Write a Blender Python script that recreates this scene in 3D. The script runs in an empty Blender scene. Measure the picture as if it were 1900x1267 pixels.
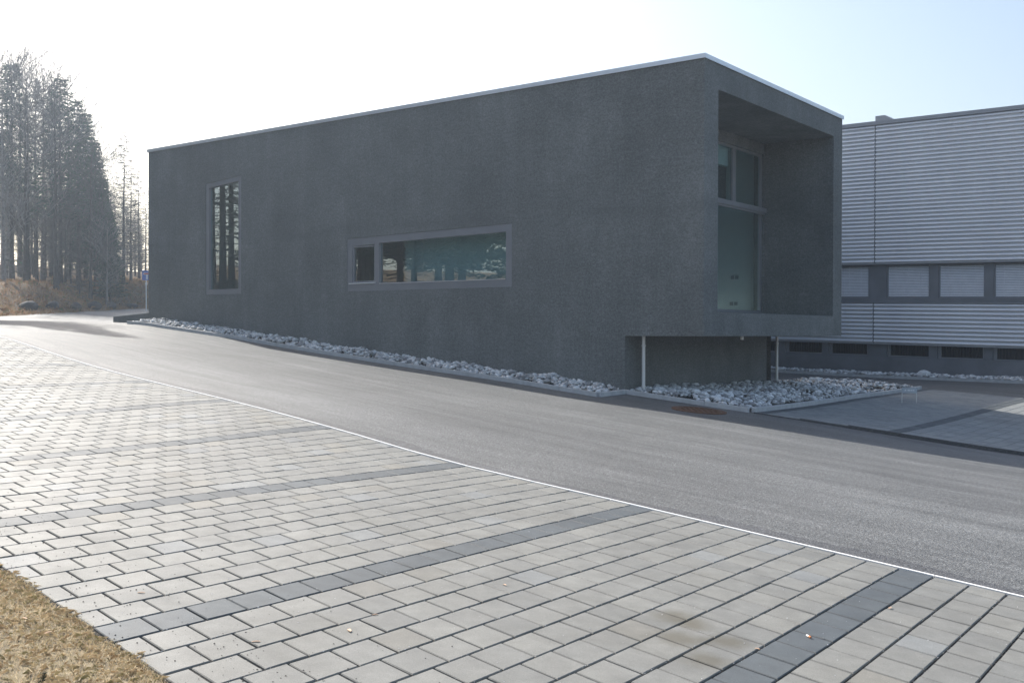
import bpy, math, random
import numpy as np
from mathutils import Vector, Matrix
random.seed(7); rng = np.random.default_rng(11)
S = bpy.context.scene
COL = S.collection
# ------------------------------------------------------------------ camera
PITCH, ROLL = -.0085, .0024
cd = bpy.data.cameras.new('camera'); cam = bpy.data.objects.new('camera', cd); COL.objects.link(cam)
cd.sensor_width = 36; cd.lens = 1975.8/1900*36; cd.clip_start = .05; cd.clip_end = 4000
cam.matrix_world = Matrix.Rotation(math.pi/2+PITCH, 4, 'X') @ Matrix.Rotation(ROLL, 4, 'Z')
S.camera = cam
# ------------------------------------------------------------------ light
SUN = Vector((-.848, 1.021, 1.0)).normalized()
EL = math.asin(SUN.z); AZ = math.atan2(SUN.x, SUN.y)
w = bpy.data.worlds.new("World"); S.world = w; w.use_nodes = True
nt = w.node_tree; bg = nt.nodes['Background']
sky = nt.nodes.new('ShaderNodeTexSky'); sky.sky_type = 'NISHITA'; sky.sun_disc = False
sky.sun_elevation = EL; sky.sun_rotation = AZ; sky.air_density = 1.05; sky.dust_density = 3.2; sky.ozone_density = .8
nt.links.new(sky.outputs[0], bg.inputs[0]); bg.inputs[1].default_value = .095
sl = bpy.data.lights.new('sun', 'SUN'); sl.energy = 3.4; sl.angle = math.radians(.55); sl.color = (1, .965, .91)
so = bpy.data.objects.new('sun', sl); COL.objects.link(so)
so.rotation_euler = (-SUN).to_track_quat('-Z', 'Y').to_euler()
S.view_settings.view_transform = 'Standard'; S.view_settings.look = 'None'
S.view_settings.exposure = 1.15; S.view_settings.gamma = 1; S.view_settings.use_curve_mapping = False

# ------------------------------------------------------------------ frames of reference
YAW = .9206
O = np.array([4.1287, 22.9694, 5.923])
E1 = np.array([-math.sin(YAW), math.cos(YAW), 0]); E2 = np.array([math.cos(YAW), math.sin(YAW), 0])
def B(s, w_, z): return tuple(O + E1*s + E2*w_ + np.array([0, 0, z]))
K0 = np.array([2.9257, 7.3571]); KA = .7462; RA = .6125
ED = np.array([-math.sin(KA), math.cos(KA)]); ER = np.array([math.sin(RA), math.cos(RA)])
CT = np.array([(6.999,2.951,-2.037),(5.274,0.497,-1.974),(3.549,-1.958,-1.91),(1.825,-4.412,-1.847),(4.962,5.154,-1.859),(3.238,2.7,-1.795),(1.513,0.245,-1.732),(-0.212,-2.21,-1.669),(2.926,7.357,-1.68),(1.201,4.902,-1.617),(-0.524,2.448,-1.554),(-2.249,-0.007,-1.49),(0.889,9.56,-1.502),(-0.836,7.105,-1.439),(-2.56,4.651,-1.375),(-4.285,2.196,-1.312),(-0.808,11.396,-1.353),(-2.533,8.941,-1.29),(-4.257,6.486,-1.227),(-5.982,4.032,-1.163),(-1.987,12.671,-1.186),(-3.487,14.293,-1.002),(-4.914,15.836,-0.854),(-6.747,17.819,-0.659),(-8.448,19.66,-0.428),(-10.359,21.726,-0.138),(-4.55,9.46,-1.166),(-5.77,12,-1.018),(1.836,23.206,-1.398),(0.613,24.135,-1.241),(-0.633,25.083,-1.092),(-2.08,26.183,-0.941),(-3.444,27.221,-0.784),(-5.037,28.432,-0.596),(-6.416,29.481,-0.423),(-7.615,30.393,-0.259),(-8.809,31.301,-0.116),(-10.552,32.627,0.078),(-11.424,33.289,0.189),(-12.283,33.944,0.236),(2.56,24.16,-1.375),(0.149,25.996,-1.099),(-2.239,27.812,-0.839),(-4.627,29.628,-0.556),(-7.015,31.444,-0.244),(-9.403,33.26,0.031),(-11.791,35.076,0.236),(4.988,22.316,-1.66),(8.62,27.091,-1.66),(12.131,31.708,-1.66),(14.456,29.94,-1.9),(9.024,19.247,-2.17),(12.656,24.022,-2.17),(4.958,27.364,-1.45),(7.561,30.787,-1.5),(4.801,33.765,-1.3),(7.828,37.745,-1.5),(-0.961,39.404,-0.9),(-14.5,34,0.26),(-13.5,38,0.33),(-17,36,0.33),(-20,40,0.42),(-16,44,0.36),(-22,46,0.5),(-21,30,0.25),(-14,27,0.1),(-25,53,0.72),(-16,53,0.55),(-25.5,62,1.1),(-14,64,1.05),(-24.8,72,1.5),(-12,74,1.5),(15.8,40,-1.7),(10.5,45,-1.55),(19.5,36.8,-1.75),(13,36,-1.7),(16,16,-2.6),(20,5,-3),(30,20,-2.9),(0,60,-0.2),(10,80,0),(30,60,-1.8),(3,2,-1.8),(-5,0,-1.35),(0,-10,-1.85),(-12,0,-0.9),(-12,12,-0.5),(-20,15,0.2),(-30,-10,0.3),(20,-20,-3),(60,20,-4),(60,80,-2),(-15,-30,-1.5)])
def phi(r): return np.where(r > 0, r*r*np.log(np.maximum(r, 1e-9)), 0)
_n = len(CT)
_A = np.zeros((_n+3, _n+3))
_A[:_n, :_n] = phi(np.hypot(CT[:, None, 0]-CT[None, :, 0], CT[:, None, 1]-CT[None, :, 1])) + np.eye(_n)*.1
_A[:_n, _n] = 1; _A[:_n, _n+1:] = CT[:, :2]; _A[_n:, :_n] = _A[:_n, _n:].T
_W = np.linalg.solve(_A, np.r_[CT[:, 2], 0, 0, 0])
def gr(x, y):
    x = np.asarray(x, float); y = np.asarray(y, float)
    r = np.hypot(x, y-20); k = np.minimum(1, 90/np.maximum(r, 1e-9)); x = x*k; y = 20+(y-20)*k
    d = np.hypot(x[..., None]-CT[:, 0], y[..., None]-CT[:, 1])
    return phi(d)@_W[:_n] + _W[_n] + _W[_n+1]*x + _W[_n+2]*y
def bank(x, y):
    x = np.asarray(x, float); y = np.asarray(y, float)
    x = x + .35*np.sin(y*.45) + .2*np.sin(y*1.3+1)
    b = np.clip(-25.3-x, 0, None) + np.clip(y-73, 0, None)*np.clip(1+(-12-x)/6, 0, 1)
    t = np.clip(b/6, 0, 1)
    return 1.5*t*t*(3-2*t) + .035*np.minimum(b, 60)
def gg(x, y): return gr(x, y) + bank(x, y)
def at(px, py, off=0):                      # where the sight line of a photo pixel meets the ground (metres)
    x = (px-950)/1975.8; y = (py-633.5)/1975.8
    c, s_ = math.cos(ROLL), math.sin(ROLL); x, y = c*x+s_*y, -s_*x+c*y
    d = np.array([x, math.cos(PITCH)+y*math.sin(PITCH), math.sin(PITCH)-y*math.cos(PITCH)])
    t = np.arange(2, 90, .01); P = t[:, None]*d
    i = int(np.argmax(P[:, 2]-gg(P[:, 0], P[:, 1])-off < 0)); return P[i]

# ------------------------------------------------------------------ materials
def mat(name, build):
    m = bpy.data.materials.new(name); m.use_nodes = True
    n = m.node_tree; n.nodes.clear(); out = n.nodes.new('ShaderNodeOutputMaterial')
    build(n, out); return m
class N:
    def __init__(s, n): s.n = n
    def new(s, t, **k):
        o = s.n.nodes.new(t)
        for a, b in k.items(): setattr(o, a, b)
        return o
    def link(s, a, b): s.n.links.new(a, b)
    def coord(s, scale=(1, 1, 1), rot=(0, 0, 0), kind='Object'):
        c = s.new('ShaderNodeTexCoord')
        if kind == 'World': src = s.new('ShaderNodeNewGeometry').outputs['Position']
        else: src = c.outputs[kind]
        mp = s.new('ShaderNodeMapping'); mp.inputs['Scale'].default_value = scale; mp.inputs['Rotation'].default_value = rot
        s.link(src, mp.inputs[0]); return mp.outputs[0]
    def coord2(s, scale, rz):
        r = s.coord((1, 1, 1), (0, 0, rz), 'World'); mp = s.new('ShaderNodeMapping'); mp.inputs['Scale'].default_value = scale
        s.link(r, mp.inputs[0]); return mp.outputs[0]
    def noise(s, vec, scale, detail=4, rough=.55, dist=0):
        t = s.new('ShaderNodeTexNoise'); s.link(vec, t.inputs['Vector'])
        t.inputs['Scale'].default_value = scale; t.inputs['Detail'].default_value = detail
        t.inputs['Roughness'].default_value = rough; t.inputs['Distortion'].default_value = dist
        return t.outputs['Fac']
    def ramp(s, fac, stops):
        r = s.new('ShaderNodeValToRGB'); s.link(fac, r.inputs[0]); e = r.color_ramp.elements
        while len(e) < len(stops): e.new(.5)
        for i, (p, c) in enumerate(stops):
            e[i].position = p; e[i].color = (c if len(c) == 4 else (*c, 1)) if not isinstance(c, (int, float)) else (c, c, c, 1)
        return r.outputs[0]
    def mixc(s, fac, a, b, mode='MIX'):
        m = s.new('ShaderNodeMix', data_type='RGBA', blend_type=mode)
        for sock, v in ((m.inputs[0], fac), (m.inputs[6], a), (m.inputs[7], b)):
            if isinstance(v, (int, float)): sock.default_value = v
            elif isinstance(v, tuple): sock.default_value = (*v, 1) if len(v) == 3 else v
            else: s.link(v, sock)
        return m.outputs[2]
    def math(s, op, a, b=0.0):
        m = s.new('ShaderNodeMath', operation=op)
        for sock, v in ((m.inputs[0], a), (m.inputs[1], b)):
            if isinstance(v, (int, float)): sock.default_value = v
            else: s.link(v, sock)
        return m.outputs[0]
    def bump(s, h, strength, dist, prev=None):
        b = s.new('ShaderNodeBump'); b.inputs['Strength'].default_value = strength; b.inputs['Distance'].default_value = dist
        s.link(h, b.inputs['Height'])
        if prev is not None: s.link(prev, b.inputs['Normal'])
        return b.outputs[0]
    def pbsdf(s, out, col, rough=.8, metal=0, spec=.5, normal=None):
        p = s.new('ShaderNodeBsdfPrincipled')
        for sock, v in ((p.inputs['Base Color'], col), (p.inputs['Roughness'], rough)):
            if isinstance(v, tuple): sock.default_value = (*v, 1)
            elif isinstance(v, (int, float)): sock.default_value = v
            else: s.link(v, sock)
        p.inputs['Metallic'].default_value = metal; p.inputs['Specular IOR Level'].default_value = spec
        if normal is not None: s.link(normal, p.inputs['Normal'])
        s.link(p.outputs[0], out.inputs[0]); return p
def simple(name, col, rough=.7, metal=0, var=.12, scale=9, bump=.0, spec=.5):
    def f(n, out):
        a = N(n); v = a.coord(kind='World')
        k = a.noise(v, scale, 4)
        c = a.mixc(a.ramp(k, [(.3, 0.0), (.7, 1.0)]), tuple(x*(1-var) for x in col), tuple(min(1, x*(1+var)) for x in col))
        nb = a.bump(a.noise(v, scale*12, 3), bump, .004) if bump else None
        a.pbsdf(out, c, rough, metal, spec, nb)
    return mat(name, f)
def m_render(n, out):
    a = N(n); v = a.coord(kind='World')
    big = a.noise(v, .55, 5, .6, .4)
    streak = a.noise(a.coord((1.6, 1.6, .12), kind='World'), 1.3, 4, .6)
    fine = a.noise(a.coord((13, 13, 22), kind='World'), 1, 4, .75)
    gr_ = a.ramp(a.noise(a.coord((26, 26, 30), kind='World'), 1, 2, .8), [(.3, .74), (.5, 1.0), (.7, 1.28)])
    sc = a.noise(a.coord((2.5, 2.5, 14), kind='World'), 1.2, 4, .65)
    t = a.math('ADD', a.math('MULTIPLY', big, .40), a.math('MULTIPLY', streak, .20))
    t = a.math('ADD', t, a.math('MULTIPLY', fine, .42)); t = a.math('ADD', t, a.math('MULTIPLY', sc, .16))
    c = a.ramp(t, [(.46, (.122, .131, .129)), (.60, (.168, .179, .174)), (.74, (.226, .238, .232))])
    c = a.mixc(1.0, c, gr_, 'MULTIPLY')
    # faint damp working joint at floor level
    sep = a.new('ShaderNodeSeparateXYZ'); a.link(v, sep.inputs[0])
    zz = a.math('ADD', sep.outputs[2], a.math('MULTIPLY', a.noise(v, .45, 3), .5))
    d = a.math('ABSOLUTE', a.math('SUBTRACT', zz, 3.08)); band = a.ramp(d, [(0, 1.0), (.02, .7), (.22, 0.0)])
    msk = a.ramp(a.noise(v, .3, 2), [(.4, 0.0), (.6, 1.0)])
    f = a.math('MULTIPLY', a.math('MULTIPLY', band, msk), .55)
    c = a.mixc(f, c, (.12, .126, .128))
    nb = a.bump(a.noise(v, 95, 3, .7), .5, .004); nb = a.bump(sc, .2, .01, nb)
    a.pbsdf(out, c, .9, 0, .25, nb)
M_RENDER = mat('dark_render', m_render)
def m_asphalt(n, out, base=(.112, .1145, .113), dk=.62):
    a = N(n); v = a.coord(kind='World')
    lum = a.noise(v, .35, 5, .6, .6)
    vs = a.coord2((4.2, .22, 1), -KA); tr = a.noise(vs, .55, 5, .6, .5)
    vs2 = a.coord2((9, .8, 1), -KA-.03); tr2 = a.noise(vs2, .8, 4, .6, .3)
    t = a.math('ADD', a.math('MULTIPLY', lum, .35), a.math('ADD', a.math('MULTIPLY', tr, .42), a.math('MULTIPLY', tr2, .23)))
    c = a.ramp(t, [(.36, tuple(x*dk for x in base)), (.52, base), (.66, tuple(x*1.42 for x in base))])
    g1 = a.new('ShaderNodeTexVoronoi'); a.link(v, g1.inputs['Vector']); g1.inputs['Scale'].default_value = 75
    grain = a.ramp(a.noise(v, 70, 3, .85), [(.36, .3), (.5, 1.0), (.64, 2.3)])
    c = a.mixc(1.0, c, grain, 'MULTIPLY')
    c = a.mixc(.75, c, a.mixc(1.0, c, a.ramp(a.noise(v, 38, 3, .85), [(.38, .5), (.5, 1.0), (.64, 1.7)]), 'MULTIPLY'))
    nb = a.bump(g1.outputs['Distance'], .65, .006); nb = a.bump(a.noise(v, 30, 3), .4, .006, nb)
    a.pbsdf(out, c, .62, 0, .42, nb)
M_ASPH = mat('asphalt', m_asphalt)
M_SEAM = mat('asphalt_seam', lambda n, o: m_asphalt(n, o, (.070, .071, .073), .85))
def m_paver(n, out):
    a = N(n); v = a.coord(kind='World')
    at_ = a.new('ShaderNodeAttribute'); at_.attribute_name = 'tone'; at_.attribute_type = 'GEOMETRY'
    isl = a.new('ShaderNodeNewGeometry').outputs['Random Per Island']
    c = at_.outputs['Color']
    c = a.mixc(1.0, c, a.ramp(isl, [(0, (.90, .905, .91)), (.5, (1, 1, 1)), (1, (1.07, 1.065, 1.05))]), 'MULTIPLY')
    c = a.mixc(1.0, c, a.ramp(a.noise(v, 7, 4, .6), [(.3, .86), (.6, 1.04), (.75, 1.14)]), 'MULTIPLY')
    c = a.mixc(1.0, c, a.ramp(a.noise(v, .9, 4, .6, .5), [(.3, (.88, .875, .86)), (.5, (1, 1, 1)), (.72, (1.12, 1.12, 1.12))]), 'MULTIPLY')
    c = a.mixc(1.0, c, a.ramp(a.noise(v, 190, 2, .7), [(.33, .78), (.5, 1.0), (.68, 1.2)]), 'MULTIPLY')
    # damp oil stains on a few blocks near the lower right
    for (sx, sy, r) in STAINS:
        vm = a.new('ShaderNodeVectorMath', operation='DISTANCE'); a.link(v, vm.inputs[0]); vm.inputs[1].default_value = (sx, sy, float(gr(sx, sy)))
        dd = a.math('ADD', vm.outputs['Value'], a.math('MULTIPLY', a.noise(v, 9, 3), r*.9))
        k = a.ramp(a.math('DIVIDE', dd, r*1.6), [(.45, .6), (.95, 0.0)])
        c = a.mixc(k, c, (.085, .072, .042))
    nb = a.bump(a.noise(v, 150, 3, .7), .35, .002)
    a.pbsdf(out, c, a.ramp(a.noise(v, 3, 3), [(.3, .56), (.7, .72)]), 0, .38, nb)
STAINS = [(*at(px_, py_)[:2], r) for px_, py_, r in ((1250, 1145, .16), (1262, 1185, .17), (1352, 1190, .15), (1310, 1225, .15), (1290, 1160, .12))]
M_PAVER = mat('concrete_paver', m_paver)
def m_gravel(n, out):
    a = N(n); v = a.coord(kind='World')
    g1 = a.new('ShaderNodeTexVoronoi'); a.link(v, g1.inputs['Vector']); g1.inputs['Scale'].default_value = 130
    sp = a.new('ShaderNodeSeparateColor'); a.link(g1.outputs['Color'], sp.inputs[0])
    c = a.ramp(sp.outputs[0], [(.0, (.008, .008, .008)), (.6, (.022, .021, .02)), (.92, (.04, .04, .038)), (.95, (.3, .29, .27))])
    a.pbsdf(out, c, .9, 0, .3, a.bump(g1.outputs['Distance'], .9, .006))
M_GRAVEL = mat('joint_gravel', m_gravel)
def m_soil(n, out):
    a = N(n); v = a.coord(kind='World')
    c = a.ramp(a.noise(v, .7, 6, .7, .4), [(.3, (.05, .04, .025)), (.5, (.15, .10, .055)), (.62, (.24, .15, .08)), (.75, (.10, .11, .045))])
    c = a.mixc(1.0, c, a.ramp(a.noise(v, 22, 5, .8), [(.35, .5), (.5, 1.0), (.68, 1.5)]), 'MULTIPLY')
    a.pbsdf(out, c, .95, 0, .2, a.bump(a.noise(v, 14, 5, .8), .9, .06))
M_SOIL = mat('dry_turf', m_soil)
M_LAWN = simple('lawn_soil', (.26, .215, .14), .95, 0, .5, 14, 1)
def m_stone(n, out):
    a = N(n); v = a.coord(kind='World')
    isl = a.new('ShaderNodeNewGeometry').outputs['Random Per Island']; oi = a.new('ShaderNodeObjectInfo').outputs['Random']
    r = a.math('FRACT', a.math('ADD', a.math('MULTIPLY', isl, 7.3), oi))
    c = a.ramp(r, [(0, (.24, .24, .24)), (.3, (.46, .46, .455)), (.6, (.66, .66, .65)), (.85, (.78, .78, .76)), (1, (.86, .85, .83))])
    c = a.mixc(1.0, c, a.ramp(a.noise(v, 24, 4, .7, .8), [(.3, .72), (.55, 1.05), (.75, 1.3)]), 'MULTIPLY')
    a.pbsdf(out, c, .8, 0, .35, a.bump(a.noise(v, 60, 4, .7), .4, .006))
M_STONE = mat('limestone', m_stone)
M_KERB = simple('kerb_concrete', (.50, .505, .50), .85, 0, .12, 6, .3)
M_WHITE = simple('white_edging', (.78, .78, .76), .7, 0, .06, 8, .1)
M_ALU = simple('aluminium_coping', (.80, .83, .86), .34, .5, .05, 3)
M_FRAME = simple('grey_window_frame', (.26, .27, .29), .42, .25, .05, 3)
M_STEEL = simple('galvanised_pipe', (.72, .72, .70), .4, .35, .05, 3)
def m_clad(n, out):
    a = N(n); v = a.coord((1, 1, .15), kind='World')
    c = a.ramp(a.noise(v, .7, 4, .6), [(.3, (.70, .71, .73)), (.7, (.78, .79, .80))])
    a.pbsdf(out, c, .4, .2, .5)
M_CLAD = mat('corrugated_aluminium', m_clad)
M_FLASH = simple('roof_flashing', (.30, .31, .33), .5, .3, .08, 2)
M_PLINTH = simple('grey_plaster', (.17, .178, .19), .9, 0, .16, 1.1, .3)
M_BLIND = simple('venetian_blind', (.80, .81, .83), .5, .1, .05, 4)
M_BARS = simple('grille_bars', (.055, .06, .066), .5, .2, .1, 4)
M_SCREEN = simple('frosted_screen', (.52, .56, .56), .8, 0, .05, 2)
M_DARK = simple('near_black', (.02, .022, .025), .6, 0, .1, 5)
M_RUST = simple('rusty_iron', (.15, .078, .045), .75, .3, .35, 22, .6)
M_ROOM = simple('pale_plaster', (.56, .61, .62), .9, 0, .03, 2)
M_FLOOR = simple('screed_floor', (.34, .34, .34), .8, 0, .1, 2)
M_BARK = simple('bark', (.055, .048, .042), .95, 0, .4, 7, .8)
M_PALEBARK = simple('pale_bark', (.20, .185, .17), .9, 0, .35, 6, .5)
M_TWIG = simple('bare_twigs', (.085, .080, .076), .9, 0, .25, 3)
M_PALETWIG = simple('pale_twigs', (.21, .205, .20), .9, 0, .25, 3)
def m_leafy(c0, c1, c2):
    def f(n, out):
        a = N(n); isl = a.new('ShaderNodeNewGeometry').outputs['Random Per Island']
        c = a.ramp(isl, [(0, c0), (.55, c1), (1, c2)])
        p = a.new('ShaderNodeBsdfPrincipled'); a.link(c, p.inputs['Base Color']); p.inputs['Roughness'].default_value = .75
        p.inputs['Specular IOR Level'].default_value = .3
        t = a.new('ShaderNodeBsdfTranslucent'); a.link(c, t.inputs[0])
        mx = a.new('ShaderNodeMixShader'); mx.inputs[0].default_value = .42
        a.link(p.outputs[0], mx.inputs[1]); a.link(t.outputs[0], mx.inputs[2]); a.link(mx.outputs[0], out.inputs[0])
    return f
M_NEEDLE = mat('spruce_needles', m_leafy((.016, .048, .030), (.030, .072, .044), (.052, .10, .056)))
M_GRASS = mat('dry_grass_blades', m_leafy((.42, .31, .18), (.72, .61, .43), (.34, .30, .15)))
M_BANKG = mat('bank_grass_blades', m_leafy((.22, .12, .055), (.38, .23, .12), (.14, .16, .06)))
M_LEAF = simple('fallen_leaf', (.62, .42, .28), .8, 0, .25, 30)
M_BOULDER = simple('dark_boulder', (.055, .052, .05), .9, 0, .3, 4, .8)
M_BLUE = simple('sign_blue', (.05, .14, .50), .45, 0, .04, 3)
M_RED = simple('sign_red', (.55, .03, .03), .45, 0, .04, 3)
def m_glass(n, out, tint=(.66, .88, .89), ior=3.5):
    a = N(n); f = a.new('ShaderNodeFresnel'); bf = a.new('ShaderNodeNewGeometry').outputs['Backfacing']
    a.link(a.math('ADD', ior, a.math('MULTIPLY', bf, 1/ior-ior)), f.inputs[0])
    t = a.new('ShaderNodeBsdfTransparent'); t.inputs[0].default_value = (*tint, 1)
    g = a.new('ShaderNodeBsdfGlossy'); g.inputs['Roughness'].default_value = .0; g.inputs[0].default_value = (.93, 1, 1, 1)
    nb = a.bump(a.noise(a.coord(kind='World'), .8, 1), .05, .004); a.link(nb, g.inputs['Normal'])
    m = a.new('ShaderNodeMixShader'); a.link(f.outputs[0], m.inputs[0]); a.link(t.outputs[0], m.inputs[1]); a.link(g.outputs[0], m.inputs[2])
    a.link(m.outputs[0], out.inputs[0])
M_GLASS = mat('window_glass', m_glass)
M_PLATE = simple('clear_plate', (.42, .45, .48), .3, 0, .05, 9)

# ------------------------------------------------------------------ mesh helpers
class MB:
    def __init__(s): s.v = []; s.f = []; s.c = None
    def add(s, vs, fs):
        b = len(s.v); s.v += [tuple(p) for p in vs]; s.f += [tuple(i+b for i in f) for f in fs]; return s
    def quad(s, *p): return s.add(p, [tuple(range(len(p)))])
    def hexa(s, p): return s.add(p, [(0, 3, 2, 1), (4, 5, 6, 7), (0, 1, 5, 4), (1, 2, 6, 5), (2, 3, 7, 6), (3, 0, 4, 7)])
    def box(s, fn, a, b, c):      # fn maps (u,v,w) to world; a,b,c ranges
        return s.hexa([fn(a[0], b[0], c[0]), fn(a[1], b[0], c[0]), fn(a[1], b[1], c[0]), fn(a[0], b[1], c[0]),
                       fn(a[0], b[0], c[1]), fn(a[1], b[0], c[1]), fn(a[1], b[1], c[1]), fn(a[0], b[1], c[1])])
    def tube(s, pts, rad, k=8, cap=True):
        pts = [Vector(p) for p in pts]; rings = []; n = len(pts)
        for i, p in enumerate(pts):
            t = (pts[min(i+1, n-1)]-pts[max(i-1, 0)]).normalized()
            u = t.orthogonal().normalized() if i == 0 else (u - t*u.dot(t)).normalized()
            vv = t.cross(u); r = rad[i] if hasattr(rad, '__len__') else rad
            rings.append([p+(u*math.cos(2*math.pi*j/k)+vv*math.sin(2*math.pi*j/k))*r for j in range(k)])
        vs = [q for r in rings for q in r]; fs = []
        for i in range(n-1):
            for j in range(k): fs.append((i*k+j, i*k+(j+1) % k, (i+1)*k+(j+1) % k, (i+1)*k+j))
        if cap: fs.append(tuple(range(k-1, -1, -1))); fs.append(tuple((n-1)*k+j for j in range(k)))
        return s.add(vs, fs)
    def build(s, name, m, parent=None, loc=None, smooth=False, recalc=False, bevel=0):
        base = Vector((0, 0, 0)) if parent is None else Vector(parent['_w'])
        if parent is None and loc is not None: base = Vector(loc)
        me = bpy.data.meshes.new(name)
        me.from_pydata([(p[0]-base[0], p[1]-base[1], p[2]-base[2]) for p in s.v], [], s.f)
        me.materials.append(m)
        if recalc or bevel:
            import bmesh
            bm = bmesh.new(); bm.from_mesh(me); bmesh.ops.remove_doubles(bm, verts=bm.verts, dist=.0005)
            if recalc: bmesh.ops.recalc_face_normals(bm, faces=bm.faces)
            bm.to_mesh(me); bm.free()
        if smooth: me.polygons.foreach_set('use_smooth', [True]*len(me.polygons))
        me.update()
        o = bpy.data.objects.new(name, me); COL.objects.link(o)
        if parent is not None: o.parent = parent; o['_w'] = list(base)
        else: o.location = base; o['_w'] = list(base)
        if bevel:
            md = o.modifiers.new('bevel', 'BEVEL'); md.width = bevel; md.segments = 2; md.limit_method = 'ANGLE'; md.angle_limit = math.radians(50)
        return o
def empty(name, loc, rz=0):
    o = bpy.data.objects.new(name, None); COL.objects.link(o); o.location = loc; o.rotation_euler.z = rz
    o['_w'] = list(loc); o.empty_display_size = .3; return o
def tag(o, label, cat, group=None, kind=None):
    o['label'] = label; o['category'] = cat
    if group: o['group'] = group
    if kind: o['kind'] = kind
    return o
def structure(o): o['kind'] = 'structure'; return o
def copy_tree(o, parent=None):
    c = o.copy(); COL.objects.link(c); c.parent = parent
    for ch in o.children: copy_tree(ch, c)
    return c

# ------------------------------------------------------------------ ground, road, pavements
def axis(lo, hi, fine_lo, fine_hi, step, grow=1.25):
    a = list(np.arange(fine_lo, fine_hi+.01, step)); d = step
    x = a[-1]
    while x < hi: d *= grow; x += d; a.append(x)
    d = step; x = a[0]
    while x > lo: d *= grow; x -= d; a.insert(0, x)
    return np.array(a)
def grid(name, m, X, Y, Z, mask=None):
    ny, nx = X.shape; vs = list(zip(X.ravel(), Y.ravel(), Z.ravel())); fs = []
    for j in range(ny-1):
        for i in range(nx-1):
            if mask is None or mask[j, i]: fs.append((j*nx+i, j*nx+i+1, (j+1)*nx+i+1, (j+1)*nx+i))
    b = MB(); b.add(vs, fs); return b.build(name, m, smooth=True)
xs = axis(-900, 900, -45, 35, .8); ys = axis(-500, 1500, -12, 95, .8)
X, Y = np.meshgrid(xs, ys); rough = .05*np.sin(X*1.7+np.sin(Y*1.1)*2)*np.sin(Y*1.9)*np.clip(bank(X, Y)*2, 0, 1)
structure(grid('ground', M_SOIL, X, Y, gg(X, Y)-.05+rough))
ss = axis(-60, 110, -12, 30, .6, 1.12); us = np.r_[[.036], axis(.6, 80, .6, 20, .6, 1.12)]
SS, UU = np.meshgrid(ss, us)
X = K0[0]+ED[0]*SS+ER[0]*UU; Y = K0[1]+ED[1]*SS+ER[1]*UU
structure(grid('road', M_ASPH, X, Y, gr(X, Y)))
# smoother hand-laid seam of asphalt along the edging, ragged on its far side
b = MB(); sv = np.arange(-6, 24, .09); wv = .24+.05*np.sin(sv*1.3)+.03*np.sin(sv*4.1)+rng.normal(0, .012, len(sv))
for k in range(len(sv)-1):
    p = []
    for s_, u_ in ((sv[k], .034), (sv[k+1], .034), (sv[k+1], wv[k+1]), (sv[k], wv[k])):
        q = K0+ED*s_+ER*u_; p.append((q[0], q[1], float(gr(*q))+.004))
    b.quad(*p)
structure(b.build('road_seam', M_SEAM))
b = MB()
for k in range(-8, 26):                         # white edging bars, 1 m each
    p = []
    for z in (-.06, .006):
        for s_, u_ in ((k+.003, 0), (k+.997, 0), (k+.997, .032), (k+.003, .032)):
            q = K0+ED*s_+ER*u_; p.append((q[0], q[1], float(gr(*q))+z))
    b.hexa(p)
structure(b.build('pavement_edging', M_WHITE))
def pave(name, P, rows, u0, u1, pitch, dark, upitch, skip=None, lay=None):
    """blocks with chamfered edges; P(s,u)->(x,y); rows of pitch m along s, blocks of pitch m along u"""
    light = (.198, .197, .182) if name == 'parking_pavement' else (.245, .255, .25)
    vs = []; fs = []; tones = []; g = .0072; ch = .004
    for r in rows:
        s0 = r*pitch; sh = (r % 2)*.5*upitch + (r*37 % 5)*.003
        a = u0
        cuts = [u0]+[x for x in np.arange(u0-upitch+sh, u1+.001, upitch) if u0+.05 < x < u1-.05]+[u1]
        for i in range(len(cuts)-1):
            ua, ub = cuts[i]+g, cuts[i+1]-g; sa, sb = s0+.0062, s0+pitch-.0062
            if skip and skip((sa+sb)/2, (ua+ub)/2): continue
            ly = lay(s0) if lay else 0.0
            col = (.085, .097, .104) if r in dark else light
            if r not in dark and rng.random() < .08 and name == 'parking_pavement': col = (.20, .193, .170) if rng.random() < .5 else (.198, .204, .200)
            c4 = [(sa, ua), (sb, ua), (sb, ub), (sa, ub)]
            i4 = [(sa+ch, ua+ch), (sb-ch, ua+ch), (sb-ch, ub-ch), (sa+ch, ub-ch)]
            xy = [P(*q) for q in c4]; ixy = [P(*q) for q in i4]; j = rng.normal(0, .0011); 
            bi = len(vs)
            vs += [(q[0], q[1], -.06+ly) for q in xy]+[(q[0], q[1], -.005+ly+j) for q in xy]+[(q[0], q[1], ly+j+rng.normal(0, .0004)) for q in ixy]
            F = [(8, 9, 10, 11), (4, 5, 9, 8), (5, 6, 10, 9), (6, 7, 11, 10), (7, 4, 8, 11), (0, 1, 5, 4), (1, 2, 6, 5), (2, 3, 7, 6), (3, 0, 4, 7)]
            fs += [tuple(x+bi for x in f) for f in F]; tones += [col]*12
    V = np.array(vs); V[:, 2] += gr(V[:, 0], V[:, 1])
    bb = MB(); bb.v = [tuple(x) for x in V]; bb.f = fs
    o = bb.build(name, M_PAVER)
    ca = o.data.color_attributes.new('tone', 'FLOAT_COLOR', 'POINT')
    ca.data.foreach_set('color', np.c_[np.array(tones), np.ones(len(tones))].ravel())
    import bmesh
    bm = bmesh.new(); bm.from_mesh(o.data); bmesh.ops.recalc_face_normals(bm, faces=bm.faces); bm.to_mesh(o.data); bm.free()
    return structure(o)
PP = lambda s, u: K0+ED*s+ER*u
pave('parking_pavement', PP, range(-26, 98), -5.3, -.004, .25, set(range(-20, 120, 10)), .265)
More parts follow.
